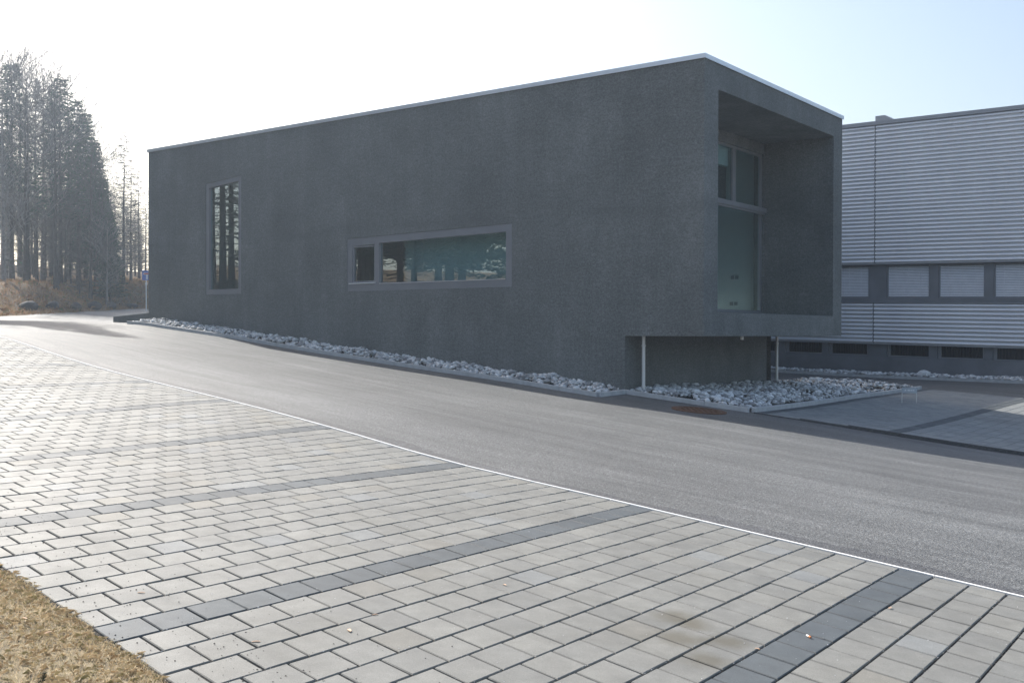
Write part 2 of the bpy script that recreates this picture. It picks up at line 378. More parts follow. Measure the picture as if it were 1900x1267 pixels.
def sheet(name, m, P, s0, s1, u0, u1, dz, step=.5):
    S_, U_ = np.meshgrid(np.arange(s0, s1+step, step), np.linspace(u0, u1, max(2, int(abs(u1-u0)/step)+1)))
    X = np.empty_like(S_); Y = np.empty_like(S_)
    for i in np.ndindex(S_.shape): X[i], Y[i] = P(S_[i], U_[i])
    return grid(name, m, X, Y, gr(X, Y)+dz)
structure(sheet('pavement_bed', M_GRAVEL, PP, -6.6, 24.4, -5.31, 0.0, -.011, .25))
FLAY = lambda s: .012+.06*min(1, max(0, s)/2.5)
P2 = lambda s, u: (O+E1*(-1.19-s)+E2*u)[:2]
pave('forecourt_pavement', P2, range(0, 60), .0, 11.9, .25, {0, 11, 21, 31, 41, 51}, .265, skip=None, lay=FLAY)
structure(sheet('forecourt_bed', M_GRAVEL, P2, -.0, 15, .0, 11.9, -.002))
b = MB()
for k in range(15):
    p = []
    for z in (-.06, FLAY(k+.5)-.004):
        for s_, u_ in ((k+.002, -.055), (k+.998, -.055), (k+.998, -.003), (k+.002, -.003)):
            q = P2(s_, u_); p.append((q[0], q[1], float(gr(*q))+z))
    b.hexa(p)
structure(b.build('forecourt_edging', M_SEAM))

# ------------------------------------------------------------------ the dark building
W_, L_, H_, C_ = 8.285, 20.32, -6.0, 1.97
bx, by, _ = B(L_/2, W_/2, 0)
bld = empty('office_building', (bx, by, -1.4))
tag(bld, 'dark grey flat roofed block with a cantilevered end and recessed loggia', 'building')
def panel(mb, P, cols, zt, zb, depth):
    """flat sheet split in columns; each col (a,b,hole) hole=(ztop_a,ztop_b,zbot_a,zbot_b); P(s,w,z)"""
    for a_, b_, hole in cols:
        if hole is None: mb.quad(P(a_, 0, zb(a_)), P(b_, 0, zb(b_)), P(b_, 0, zt(b_)), P(a_, 0, zt(a_)))
        else:
            ta, tb, ba, bb_ = hole
            mb.quad(P(a_, 0, ta), P(b_, 0, tb), P(b_, 0, zt(b_)), P(a_, 0, zt(a_)))
            mb.quad(P(a_, 0, zb(a_)), P(b_, 0, zb(b_)), P(b_, 0, bb_), P(a_, 0, ba))
            mb.quad(P(a_, 0, ta), P(a_, depth, ta), P(b_, depth, tb), P(b_, 0, tb))
            mb.quad(P(a_, 0, ba), P(b_, 0, bb_), P(b_, depth, bb_), P(a_, depth, ba))
            mb.quad(P(a_, 0, ba), P(a_, depth, ba), P(a_, depth, ta), P(a_, 0, ta))
            mb.quad(P(b_, 0, bb_), P(b_, 0, tb), P(b_, depth, tb), P(b_, depth, bb_))
wl = MB(); BOT = -7.9
LW = (5.2, 10.95, -3.25, -3.34, -4.80); TW = (15.53, 17.26, -1.18, -1.30, -4.77)
one = lambda z: (lambda s: z)
panel(wl, B, [(0, C_, None)], one(0), one(H_), .3)
panel(wl, B, [(C_, LW[0], None), (LW[0], LW[1], (LW[2], LW[3], LW[4], LW[4])), (LW[1], TW[0], None), (TW[0], TW[1], (TW[2], TW[3], TW[4], TW[4])), (TW[1], L_, None)], one(0), one(BOT), .3)
a0, a1, b0, b1, D_ = .68, 7.64, -.57, -5.46, 2.02
o4 = [B(0, 0, 0), B(0, W_, 0), B(0, W_, H_), B(0, 0, H_)]; i4 = [B(0, a0, b0), B(0, a1, b0), B(0, a1, b1), B(0, a0, b1)]
k4 = [B(D_, a0, b0), B(D_, a1, b0), B(D_, a1, b1), B(D_, a0, b1)]
G0, G1, GZ0, GZ1 = 1.0, 7.62, -.87, -5.36
g4 = [B(D_, G0, GZ0), B(D_, G1, GZ0), B(D_, G1, GZ1), B(D_, G0, GZ1)]; h4 = [B(D_+.3, G0, GZ0), B(D_+.3, G1, GZ0), B(D_+.3, G1, GZ1), B(D_+.3, G0, GZ1)]
for i in range(4):
    j = (i+1) % 4
    for p, q in ((o4, i4), (i4, k4), (k4, g4), (g4, h4)): wl.quad(p[i], p[j], q[j], q[i])
wl.quad(B(0, 0, H_), B(0, W_, H_), B(C_, W_, H_), B(C_, 0, H_))
wl.quad(B(C_, 0, H_), B(C_, .5, H_), B(C_, .5, BOT), B(C_, 0, BOT))
wl.quad(B(C_, .5, H_), B(C_+.1, .5, H_), B(C_+.1, .5, BOT), B(C_, .5, BOT))
wl.quad(B(C_+.1, .5, H_), B(C_+.1, W_-.3, H_), B(C_+.1, W_-.3, BOT), B(C_+.1, .5, BOT))
wl.quad(B(C_+.1, W_-.3, H_), B(6, W_-.3, H_), B(6, W_-.3, BOT), B(C_+.1, W_-.3, BOT))
R_ = lambda s, w_, z: B(s, W_-w_, z)
panel(wl, R_, [(0, 3.9, None), (3.9, 8.5, (-.9, -.9, -5.3, -5.3)), (8.5, L_, None)], one(0), one(H_), .3)  # unseen rear opening, added to let daylight into the front room
panel(wl, R_, [(C_+.1, L_, None)], one(H_), one(BOT), .3)
wl.quad(B(L_, 0, 0), B(L_, W_, 0), B(L_, W_, BOT), B(L_, 0, BOT))
wl.quad(B(0, 0, 0), B(L_, 0, 0), B(L_, W_, 0), B(0, W_, 0))
wl.build('wall', M_RENDER, bld, recalc=True, bevel=.022)
cp = MB(); CH = .088
for (s0, s1, w0, w1) in ((-.035, L_+.03, -.035, .30), (-.035, .30, .303, W_-.303), (-.035, L_+.03, W_-.30, W_+.03), (L_-.3, L_+.03, .303, W_-.303)):
    cp.box(B, (s0, s1), (w0, w1), (.002, CH))
for s0, s1, w0, w1 in ((-.035, L_+.03, -.035, -.028), (-.035, -.028, -.027, W_+.022)):       # drip edge
    cp.box(B, (s0, s1), (w0, w1), (-.012, .0015))
cpo = cp.build('roof_coping', M_ALU, bld)
# interior rooms
rm = MB()
def inner(s0, s1, w0, w1, z0, z1, faces):
    P = [B(s0, w0, z0), B(s1, w0, z0), B(s1, w1, z0), B(s0, w1, z0), B(s0, w0, z1), B(s1, w0, z1), B(s1, w1, z1), B(s0, w1, z1)]
    F = dict(ceil=(4, 5, 6, 7), back=(2, 3, 7, 6), left=(1, 2, 6, 5), right=(0, 3, 7, 4))
    for k in faces: rm.quad(*[P[i] for i in F[k]])
def back_with_hole(s0, s1, h0, h1, z0, z1, hz0, hz1):
    w1 = W_-.3
    for (x0, x1, y0, y1) in ((s0, h0, z0, z1), (h1, s1, z0, z1), (h0, h1, z0, hz0), (h0, h1, hz1, z1)):
        rm.quad(B(x0, w1, y0), B(x1, w1, y0), B(x1, w1, y1), B(x0, w1, y1))
back_with_hole(D_+.3, 8.6, 3.9, 8.5, -5.4, -.6, -5.3, -.9)  # gap lines up with the added rear opening that brightens this room
rm.quad(B(8.7, W_-.3, -5.4), B(18.5, W_-.3, -5.4), B(18.5, W_-.3, -.6), B(8.7, W_-.3, -.6))
inner(D_+.3, 8.6, .3, W_-.3, -5.4, -.6, ('ceil', 'left'))
inner(8.7, 18.5, .3, W_-.3, -5.4, -.6, ('ceil', 'left', 'right'))
rm.build('interior', M_ROOM, bld)
fl = MB(); fl.quad(B(D_+.3, .3, -5.4), B(18.5, .3, -5.4), B(18.5, W_-.3, -5.4), B(D_+.3, W_-.3, -5.4)); fl.build('interior_floor', M_FLOOR, bld)
# long window
def FW(dw): return lambda s, w_, z: B(s, w_+dw, z)
lw = MB(); zt = lambda s: LW[2]+(LW[3]-LW[2])*(s-LW[0])/(LW[1]-LW[0])-.003; zb = lambda s: LW[4]+.003
it = lambda s: zt(s)-.19
panel(lw, FW(.012), [(5.203, 5.39, None), (5.39, 9.725, (it(5.39), it(9.725), -4.605, -4.585)), (9.725, 9.885, None), (9.885, 10.75, (it(9.885)-.02, it(10.75)-.02, -4.565, -4.565)), (10.75, 10.947, None)], zt, zb, .11)
lwf = lw.build('window', M_FRAME, bld, recalc=False)
lwf['label'] = 'long low ribbon window in the side wall'
g = MB(); g.quad(B(5.36, .09, -4.62), B(9.75, .09, -4.62), B(9.75, .09, it(9.75)+.02), B(5.36, .09, it(5.36)+.02)); g.build('pane', M_GLASS, lwf)
g = MB(); g.quad(B(9.86, .075, -4.59), B(10.77, .075, -4.59), B(10.77, .075, it(10.77)), B(9.86, .075, it(9.86))); g.build('pane', M_GLASS, lwf)
sh = MB()
for s0, s1, z0, z1 in ((9.887, 9.93, -4.563, it(9.9)-.024), (10.705, 10.748, -4.563, it(10.7)-.026), (9.931, 10.704, -4.563, -4.52), (9.931, 10.704, it(10.3)-.072, it(10.3)-.03)):
    sh.box(B, (s0, s1), (.03, .07), (z0, z1))
sh.build('sash', M_FRAME, lwf)
si = MB(); si.box(B, (9.86, 10.86), (-.03, .05), (-4.60, -4.572)); si.box(B, (5.40, 9.70), (-.012, .05), (-4.618, -4.604)); si.build('sill', M_ALU, lwf)
# tall window
tw = MB(); zt2 = lambda s: TW[2]+(TW[3]-TW[2])*(s-TW[0])/(TW[1]-TW[0])-.003; zb2 = lambda s: TW[4]+.003
panel(tw, FW(.012), [(15.533, 15.68, None), (15.68, 17.12, (zt2(15.68)-.14, zt2(17.12)-.14, -4.61, -4.61)), (17.12, 17.257, None)], zt2, zb2, .11)
twf = tw.build('window', M_FRAME, bld); twf['label'] = 'tall narrow window near the far end of the side wall'
g = MB(); g.quad(B(15.65, .09, -4.63), B(17.14, .09, -4.63), B(17.14, .09, zt2(17.14)-.12), B(15.65, .09, zt2(15.65)-.12)); g.build('pane', M_GLASS, twf)
q = MB(); q.box(B, (5.3, 9.25), (.55, .57), (-4.9, -3.3)); q.build('privacy_screen', M_SCREEN, lwf)
# loggia glazing
gl = MB(); GS = D_+.05
def GP(s, w_, z): return B(GS+s, w_, z)
TR0, TR1 = -2.40, -2.53
for w0, w1, z0, z1 in ((G0+.003, G0+.09, GZ1+.003, GZ0-.003), (G1-.10, G1-.003, GZ1+.003, GZ0-.003), (G0+.091, G1-.101, GZ1+.003, GZ1+.07), (G0+.091, G1-.101, GZ0-.07, GZ0-.003), (3.4, 3.5, GZ1+.071, TR1-.001), (3.4, 3.5, TR0+.001, GZ0-.071), (5.72, 5.92, TR0+.001, GZ0-.071)):
    gl.box(GP, (0, .08), (w0, w1), (z0, z1))
gf = gl.build('glazed_screen', M_FRAME, bld); gf['label'] = 'two storey glazed screen at the back of the loggia'
tr = MB(); tr.box(GP, (-.14, .09), (G0+.091, G1+.01), (TR1, TR0)); tr.box(GP, (-.10, -.004), (G0+.091, G1-.01), (TR1-.05, TR1-.002)); tr.build('transom', M_FRAME, gf)
for w0, w1, z0, z1 in ((G0+.08, 3.42, GZ1+.06, TR1), (3.48, G1-.09, GZ1+.06, TR1), (G0+.08, 3.42, TR0, GZ0-.06), (5.90, G1-.09, TR0, GZ0-.06), (3.48, 5.74, TR0, GZ0-.06)):
    g = MB(); g.quad(GP(.04, w0, z0), GP(.04, w1, z0), GP(.04, w1, z1), GP(.04, w0, z1)); g.build('pane', M_GLASS, gf)
bl = MB(); bl.box(GP, (.14, .16), (3.5, 5.72), (-1.42, -.93)); bl.build('roller_blind', M_BLIND, gf)
dk = MB(); dk.box(GP, (.20, .22), (3.5, 5.74), (-2.38, -1.45)); dk.build('shade_sheet', M_DARK, gf)  # dark sheet standing in for the unlit room behind the open window
# wall switches inside
for s_, z in ((2.95, -4.35), (2.98, -5.12)):
    q = MB(); q.box(B, (s_, s_+.10), (W_-.325, W_-.302), (z, z+.1)); q.box(B, (s_+.14, s_+.24), (W_-.325, W_-.302), (z, z+.1)); q.build('wall_socket', M_FLASH, bld)
# downpipes and outlet
def pipe(s_, w_, r):
    p = B(s_, w_, 0); zg = float(gr(p[0], p[1]))+.02; q = MB()
    q.tube([(p[0], p[1], zg), (p[0], p[1], O[2]+H_+.01)], r, 16)
    o = q.build('downpipe', M_STEEL, bld, smooth=False)
    for z in (zg+.16, O[2]+H_-.22):
        c = MB(); c.tube([(p[0], p[1], z-.02), (p[0], p[1], z+.02)], r+.008, 16); c.build('pipe_collar', M_STEEL, o)
pipe(C_-.28, .36, .041); pipe(C_-.2, W_-.28, .041)
p = B(.25, 2.45, 0); q = MB(); q.tube([(p[0], p[1], O[2]+H_-.085), (p[0], p[1], O[2]+H_+.01)], .04, 12); q.build('roof_outlet', M_STEEL, bld)
# leaning broom handle inside
p0 = B(2.6, 5.25, -5.39); p1 = B(2.55, 4.55, -4.5); q = MB(); q.tube([p0, p1], .012, 6)
tag(q.build('broom_handle', M_DARK, loc=p0), 'thin dark stick leaning behind the loggia glass near the floor', 'stick')

# low retaining wall at the far corner
q = MB(); pa = B(L_+.02, .12, 0); pb = B(L_+2.25, .12, 0); pc = B(L_+2.25, .42, 0); pd_ = B(L_+.02, .42, 0)
q.hexa([(pa[0], pa[1], -.4), (pb[0], pb[1], -.4), (pc[0], pc[1], -.4), (pd_[0], pd_[1], -.4), (pa[0], pa[1], .64), (pb[0], pb[1], .52), (pc[0], pc[1], .52), (pd_[0], pd_[1], .64)])
tag(q.build('retaining_wall', M_RENDER, loc=(pb[0], pb[1], 0), recalc=True, bevel=.02), 'low dark wall running out from the far corner of the dark building', 'wall')

# ------------------------------------------------------------------ kerbs and stone beds
def kerb(P0, P1, name, label, h=.095, t=.08, parts=1.0):
    P0 = np.array(P0[:2]); P1 = np.array(P1[:2]); Ld = np.linalg.norm(P1-P0); d = (P1-P0)/Ld; nrm = np.array([d[1], -d[0]])*t
    n = max(1, round(Ld/parts)); r = MB()
    for i in range(n):
        a = P0+d*(Ld*i/n+.003); b_ = P0+d*(Ld*(i+1)/n-.003); v = []
        for z in (-.2, h):
            for q in (a, b_, b_+nrm, a+nrm): v.append((q[0], q[1], float(gr(*q))+z+(.0 if z < 0 else rng.normal(0, .0015))))
        r.hexa(v)
    return r
kb = kerb(B(C_, -1.2, 0), B(19.7, -1.2, 0), '', '')
for v_ in (kerb(B(C_, -1.12, 0), B(C_, -.01, 0), '', ''),): kb.add(v_.v, v_.f)
o = kb.build('kerb', M_KERB, loc=B(C_, -1.2, -7.3), recalc=True, bevel=.006)
tag(o, 'long concrete kerb edging the narrow stone strip along the side wall', 'kerb')
kb = kerb(B(C_-.02, 0, 0), B(-1.08, 0, 0), '', ''); k2 = kerb(B(-1.08, .08, 0), B(-1.08, 11.8, 0), '', ''); kb.add(k2.v, k2.f)
o = kb.build('kerb', M_KERB, loc=B(-1.08, 0, -7.5), recalc=True, bevel=.006)
tag(o, 'concrete kerb around the stone bed under the cantilevered end', 'kerb')
# stones
import bmesh
def stone_proto(seed, sub=2):
    bm = bmesh.new(); bmesh.ops.create_icosphere(bm, subdivisions=sub, radius=1); r = random.Random(seed)
    cuts = [(Vector((r.uniform(-1, 1), r.uniform(-1, 1), r.uniform(-1, 1))).normalized(), r.uniform(.5, .85)) for _ in range(9)]
    for v in bm.verts:
        for n_, d in cuts:
            k = v.co.dot(n_)
            if k > d: v.co -= n_*(k-d)*.85
        v.co *= 1+r.uniform(-.03, .03)
    V = np.array([v.co[:] for v in bm.verts]); F = [tuple(v.index for v in f.verts) for f in bm.faces]; bm.free(); return V, F
PROT = [stone_proto(i) for i in range(8)]; PLOW = [stone_proto(i, 1) for i in range(8)]
def rotm():
    return np.array(Matrix.Rotation(random.uniform(0, 6.28), 3, 'Z') @ Matrix.Rotation(random.uniform(-.5, .5), 3, 'X') @ Matrix.Rotation(random.uniform(-.5, .5), 3, 'Y'))
def bed_stones(fn, n, smin, smax, mound):
    out = []
    for _ in range(n):
        u, v, x, y = fn(); sc = smin+(smax-smin)*random.random()**2.2
        z = float(gr(x, y))+.045+mound(u, v)+random.uniform(0, .05)
        out.append((x, y, z, sc, sc*random.uniform(.6, .95), sc*random.uniform(.38, .64)))
    return out
def f1():
    u = random.uniform(C_+.05, 19.6); v = random.uniform(-1.08, -.02); p = B(u, v, 0); return u, v, p[0], p[1]
def f2():
    while True:
        u = random.uniform(-.95, C_-.02); v = random.uniform(.12, 11.7)
        if random.random() < .25+.75*math.exp(-max(0, v-3)/6): break
    p = B(u, v, 0); return u, v, p[0], p[1]
st1 = bed_stones(f1, 2100, .05, .13, lambda u, v: .065*min(1, (v+1.12)/.5)+.02*math.sin(u*2.1)+.02*math.sin(u*5+1))
st2 = bed_stones(f2, 2500, .05, .125, lambda u, v: .05*min(1, max(0, (u+.95))/.5)*min(1, v/.4)+.025*math.sin(v*1.7)*math.sin(u*2))
allst = [(s_, 1) for s_ in st1]+[(s_, 2) for s_ in st2]
allst.sort(key=lambda q: -(q[0][3]/math.hypot(q[0][0], q[0][1]))*(1.35 if q[1] == 2 else 1)*(1+.8*(q[0][2]-float(gr(q[0][0], q[0][1])) > .10)))
protos = []
for i, (V, F) in enumerate(PROT):
    me = bpy.data.meshes.new('stone'); me.from_pydata(V.tolist(), [], F); me.materials.append(M_STONE)
    me.polygons.foreach_set('use_smooth', [True]*len(me.polygons)); protos.append(me)
rest = {1: MB(), 2: MB()}
for i, (s_, k) in enumerate(allst):
    x, y, z, a_, b_, c_ = s_
    if i < 290:
        o = bpy.data.objects.new('stone', protos[i % 8]); COL.objects.link(o); o.location = (x, y, z); o.scale = (a_, b_, c_)
        o.rotation_euler = (random.uniform(-.5, .5), random.uniform(-.5, .5), random.uniform(0, 6.28))
        if k == 2: tag(o, 'rounded grey stone in the bed under the cantilevered end', 'stone', 'stones in the bed under the cantilevered end')
        else: tag(o, 'rounded grey stone in the narrow strip along the side wall', 'stone', 'stones in the strip along the side wall')
    else:
        V, F = PLOW[i % 8]; rest[k].add((V*np.array([a_, b_, c_]))@rotm().T+np.array([x, y, z]), F)
tag(rest[1].build('stone_fill', M_STONE, smooth=True), 'grey rubble stones filling the narrow strip along the side wall', 'stones', kind='stuff')
tag(rest[2].build('stone_fill', M_STONE, smooth=True), 'grey rubble stones filling the bed under the cantilevered end', 'stones', kind='stuff')
PB = lambda s, u: (O+E1*s+E2*u)[:2]
structure(sheet('gravel_strip', M_GRAVEL, PB, C_+.02, 19.6, -1.15, 0, .05)); structure(sheet('gravel_bed', M_GRAVEL, PB, -1.05, C_-.3, .04, 11.75, .05))

# ------------------------------------------------------------------ the metal-clad building
YM = math.atan(2220/1976); M1 = np.array([-math.sin(YM), math.cos(YM), 0]); M2 = np.array([math.cos(YM), math.sin(YM), 0]); MO = np.array([15.8, 40, 0])
def Q(s, w_, z): return tuple(MO+M1*s+M2*w_+np.array([0, 0, z+.0205*s]))
mb_ = empty('industrial_building', (MO[0]+12, MO[1]+6, -1.7))
tag(mb_, 'long pale building clad in ribbed metal sheet, with a band of windows and closed blinds', 'building')
SA, SB = -14.0, 14.0
def ribs(z0, z1, name, s_cut):
    n = round((z1-z0)/.155); pt = (z1-z0)/n
    for sa, sb in ((SA, s_cut-.02), (s_cut+.02, SB)):
        b = MB(); prof = []
        for i in range(n):
            zz = z0+i*pt
            for t, d in ((0, .0), (.30, .0), (.305, .070), (.42, .080), (.70, .060), (.97, .018)): prof.append((zz+t*pt, -.03-d))
        prof.append((z1, -.03))
        vs = [Q(sa, d, z) for z, d in prof]+[Q(sb, d, z) for z, d in prof]; m = len(prof)
        b.add(vs, [(i, i+1, m+i+1, m+i) for i in range(m-1)]); 
        b.build(name, M_CLAD, mb_, smooth=False)
ribs(2.66, 8.02, 'metal_cladding', 2.22); ribs(-.43, 1.13, 'metal_cladding', 2.26)
j = MB(); j.box(Q, (2.199, 2.241), (-.05, -.01), (2.655, 8.02)); j.build('joint_strip', M_FLASH, mb_)
j = MB(); j.box(Q, (2.239, 2.281), (-.05, -.01), (-.43, 1.13)); j.build('joint_strip', M_FLASH, mb_)
f_ = MB(); f_.box(Q, (SA, SB), (-.12, .4), (8.03, 8.175)); f_.build('roof_edge', M_FLASH, mb_)
f_ = MB(); f_.box(Q, (SA, SB), (-.10, .0), (2.62, 2.657)); f_.box(Q, (SA, SB), (-.12, .0), (1.135, 1.165)); f_.box(Q, (SA, SB), (-.10, .0), (-.47, -.433)); f_.build('drip_flashing', M_FLASH, mb_)
# wall body with window openings
wb = MB()
WINS = [(2.49+4.0, 4.17+4.0), (2.49+2.0, 4.17+2.0), (2.49, 4.15), (.14, 1.80), (-1.86, -.18), (-3.86, -2.16), (-5.9, -4.2), (-8, -6.3)]
BAS = [(6.5, 8.1), (4.44, 6.06), (2.54, 4.17), (.15, 1.78), (-1.82, -.15), (-3.8, -2.14), (-5.8, -4.2), (-8, -6.3)]
def mk_cols(ws, t, b_):
    cols = []; x = SB
    for a_, c_ in sorted(ws, key=lambda q: -q[0]):
        cols.append((c_, x, None)); cols.append((a_, c_, (t, t, b_, b_))); x = a_
    cols.append((SA, x, None)); return cols
panel(wb, lambda s, w_, z: Q(s, w_+.05, z), mk_cols(WINS, 2.58, 1.34), one(8.1), one(1.0), .16)
panel(wb, lambda s, w_, z: Q(s, w_+.05, z), mk_cols(BAS, -.47, -.93), one(-.40), one(-2.6), .2)
wb.quad(Q(SA, .05, -.4), Q(SB, .05, -.4), Q(SB, .05, 1.0), Q(SA, .05, 1.0))
wb.quad(Q(SA, 0, 8.1), Q(SB, 0, 8.1), Q(SB, 14, 8.1), Q(SA, 14, 8.1))
for s_ in (SA, SB): wb.quad(Q(s_, .05, -2.6), Q(s_, 14, -2.6), Q(s_, 14, 8.1), Q(s_, .05, 8.1))
wb.quad(Q(SA, 14, -2.6), Q(SB, 14, -2.6), Q(SB, 14, 8.1), Q(SA, 14, 8.1))
wb.build('wall', M_PLINTH, mb_)
for a_, c_ in WINS:
    r = MB()
    for s0, s1, z0, z1 in ((a_+.003, a_+.055, 1.343, 2.577), (c_-.055, c_-.003, 1.343, 2.577), (a_+.056, c_-.056, 1.343, 1.39), (a_+.056, c_-.056, 2.53, 2.577)):
        r.box(Q, (s0, s1), (.12, .18), (z0, z1))
    wf = r.build('window', M_FRAME, mb_)
    g = MB(); g.quad(Q(a_+.02, .205, 1.36), Q(c_-.02, .205, 1.36), Q(c_-.02, .205, 2.56), Q(a_+.02, .205, 2.56)); g.build('pane', M_DARK, wf)
    bl = MB(); n = 19
    for i in range(n):
        z = 1.395+i*(1.135/n); s0, s1 = a_+.06, c_-.06
        bl.add([Q(s0, .105, z), Q(s1, .105, z), Q(s1, .125, z+.035), Q(s0, .125, z+.035), Q(s1, .150, z+.052), Q(s0, .150, z+.052)], [(0, 1, 2, 3), (3, 2, 4, 5)])
    for s_ in (a_+.35, (a_+c_)/2, c_-.35): bl.box(Q, (s_-.005, s_+.005), (.098, .103), (1.39, 2.54))
    bl.build('blind', M_BLIND, wf)
for a_, c_ in BAS:
    r = MB()
    for s0, s1, z0, z1 in ((a_+.003, a_+.05, -.925, -.475), (c_-.13, c_-.003, -.925, -.475), (a_+.051, c_-.131, -.925, -.88)):
        r.box(Q, (s0, s1), (.13, .19), (z0, z1))
    wf = r.build('basement_window', M_FRAME, mb_)
    r = MB(); r.quad(Q(a_, .22, -.93), Q(c_, .22, -.93), Q(c_, .22, -.47), Q(a_, .22, -.47)); r.build('pane', M_DARK, wf)
    r = MB(); x = a_+.1
    while x < c_-.15: r.box(Q, (x, x+.014), (.15, .168), (-.88, -.475)); x += .105
    r.build('grille', M_BARS, wf)
v_ = MB(); v_.box(Q, (1.98, 2.36), (.25, .9), (8.17, 8.44)); v_.add([Q(1.978, .25, 8.17), Q(1.978, .25, 8.44), Q(1.62, .25, 8.22), Q(1.62, .25, 8.17), Q(1.978, .9, 8.17), Q(1.978, .9, 8.44), Q(1.62, .9, 8.22), Q(1.62, .9, 8.17)], [(0, 1, 2, 3), (4, 7, 6, 5), (1, 5, 6, 2), (2, 6, 7, 3)])
v_.build('roof_vent', M_FLASH, mb_)
# unseen volume added behind the dark block to shade the forecourt
wg = MB(); wg.box(B, (8.3, 12.0), (10.2, 26.0), (-8.5, 1.7)); wg.build('added_shade_block', M_PLINTH, mb_)
# its kerb and stones
kb = kerb(Q(-13.9, -1.1, 0), Q(9, -1.1, 0), '', '', h=.10)
tag(kb.build('kerb', M_KERB, loc=Q(0, -1.1, -1.7), recalc=True), 'far concrete kerb in front of the ribbed metal building', 'kerb')
r = MB()
for i in range(1500):
    s_ = random.uniform(-9, 9); w_ = random.uniform(-1.0, .0); p = Q(s_, w_, 0); sc = random.uniform(.06, .14); V, F = PLOW[i % 8]
    r.add((V*np.array([sc, sc*.8, sc*.6]))@rotm().T+np.array([p[0], p[1], float(gr(p[0], p[1]))+.09+random.uniform(0, .07)]), F)
tag(r.build('stone_fill', M_STONE, smooth=True), 'pale rubble stones in the strip in front of the ribbed metal building', 'stones', kind='stuff')
structure(sheet('far_gravel_strip', M_GRAVEL, lambda s, u: (MO+M1*s+M2*u)[:2], -13.9, 9, -1.05, .05, .06))
o = bpy.data.objects.new('boulder', protos[2].copy()); COL.objects.link(o); p = Q(.1, -.55, 0); o.location = (p[0], p[1], float(gr(p[0], p[1]))+.16); o.scale = (.27, .25, .19)
tag(o, 'single big pale rock lying among the far stones before the ribbed metal building', 'rock')

# ------------------------------------------------------------------ manhole, plate, sign
p = at(1297, 762); zm = float(gr(p[0], p[1])); mh = empty('manhole_cover', (p[0], p[1], zm)); tag(mh, 'rusty brown round manhole cover in the road beside the stone bed kerb', 'manhole cover')
def disc(r0, r1, z0, z1, k=40):
    b = MB(); vs = []
    for i in range(k):
        t = 2*math.pi*i/k; c, s_ = math.cos(t), math.sin(t)
        x0, y0, x1, y1 = p[0]+r0*c, p[1]+r0*s_, p[0]+r1*c, p[1]+r1*s_
        h0, h1 = float(gr(x0, y0)), float(gr(x1, y1))
        vs += [(x0, y0, h0+z1), (x1, y1, h1+z1), (x1, y1, h1+z0)]
    fs = []
    for i in range(k):
        a_, b_ = i*3, ((i+1) % k)*3
        fs += [(a_, a_+1, b_+1, b_), (a_+1, a_+2, b_+2, b_+1)]
        if r0 < .01: pass
    b.add(vs, fs); return b
disc(.46, .56, 0, .02).build('ring', M_RUST, mh); disc(.001, .45, 0, .014).build('lid', M_RUST, mh)
d_ = MB()
for i in range(-3, 4):
    for jx in range(-3, 4):
        if i*i+jx*jx < 12:
            x, y = p[0]+i*.11, p[1]+jx*.11; h = float(gr(x, y))
            d_.box(lambda a_, b_, c_: (x+a_, y+b_, h+c_), (-.025, .025), (-.025, .025), (.015, .024))
d_.build('tread', M_RUST, mh)
pl = B(-2.5, 6.15, 0); zg = float(gr(pl[0], pl[1]))+.075; ps = empty('name_plate', (pl[0], pl[1], zg)); tag(ps, 'small pale plate on two thin legs standing on the forecourt paving', 'sign')
def PL(u, v, z): return (pl[0]+u, pl[1]+v, zg+z)
r = MB(); r.box(PL, (-.19, .19), (-.006, .006), (.24, .38)); r.build('plate', M_PLATE, ps)
for u in (-.18, .18):
    r = MB(); r.tube([PL(u, .012, 0), PL(u, .012, .30)], .008, 6); r.build('leg', M_STEEL, ps)
r = MB()
for u in (-.10, -.03, .0, .05, .10): r.box(PL, (u-.02, u+.02), (-.0085, -.0062), (.295, .325))
r.build('lettering', M_WHITE, ps)
sx, sy = -22.62, 66.0; sz = float(gg(sx, sy)); sg = empty('traffic_sign', (sx, sy, sz)); tag(sg, 'blue dead end sign on a thin pole at the far building corner', 'traffic sign')
def SG(u, v, z): return (sx+u, sy+v, sz+z)
r = MB(); r.tube([SG(-.06, .03, 0), SG(-.06, .03, 2.5)], .035, 8); r.build('pole', M_STEEL, sg)
r = MB(); r.box(SG, (-.30, .30), (-.02, .0), (1.92, 2.52)); pt = r.build('sign_plate', M_BLUE, sg)
r = MB(); r.box(SG, (-.055, .055), (-.026, -.0205), (1.97, 2.26)); r.box(SG, (-.21, .21), (-.026, -.0205), (2.262, 2.38)); r.build('symbol', M_WHITE, pt)
r = MB(); r.box(SG, (-.17, .17), (-.031, -.0265), (2.285, 2.36)); r.build('red_bar', M_RED, pt)
r = MB(); r.box(SG, (-.11, -.01), (-.012, .07), (1.62, 1.78)); r.build('clamp', M_WHITE, sg)

# ------------------------------------------------------------------ boulders on the bank foot
names = ['leftmost', 'second from the left', 'third from the left', 'fourth from the left', 'fifth from the left', 'rightmost']
for i, (bx_, by_, r_) in enumerate(((50, 570, .48), (99, 569, .40), (142, 570, .34), (174, 569, .36), (207, 569, .36), (243, 569, .30))):
    p_ = at(bx_, by_+3); o = bpy.data.objects.new('boulder', protos[(i*3+1) % 8].copy()); COL.objects.link(o)
    o.data.materials[0] = M_BOULDER; d = math.hypot(p_[0], p_[1]); k = d/62
    o.location = (p_[0], p_[1], float(gg(p_[0], p_[1]))+.12*k); o.scale = (r_*1.25*k, r_*.9*k, r_*.72*k); o.rotation_euler.z = i*1.3
    tag(o, 'dark boulder at the foot of the wooded bank, %s of the row' % names[i], 'boulder', 'boulders along the far road')

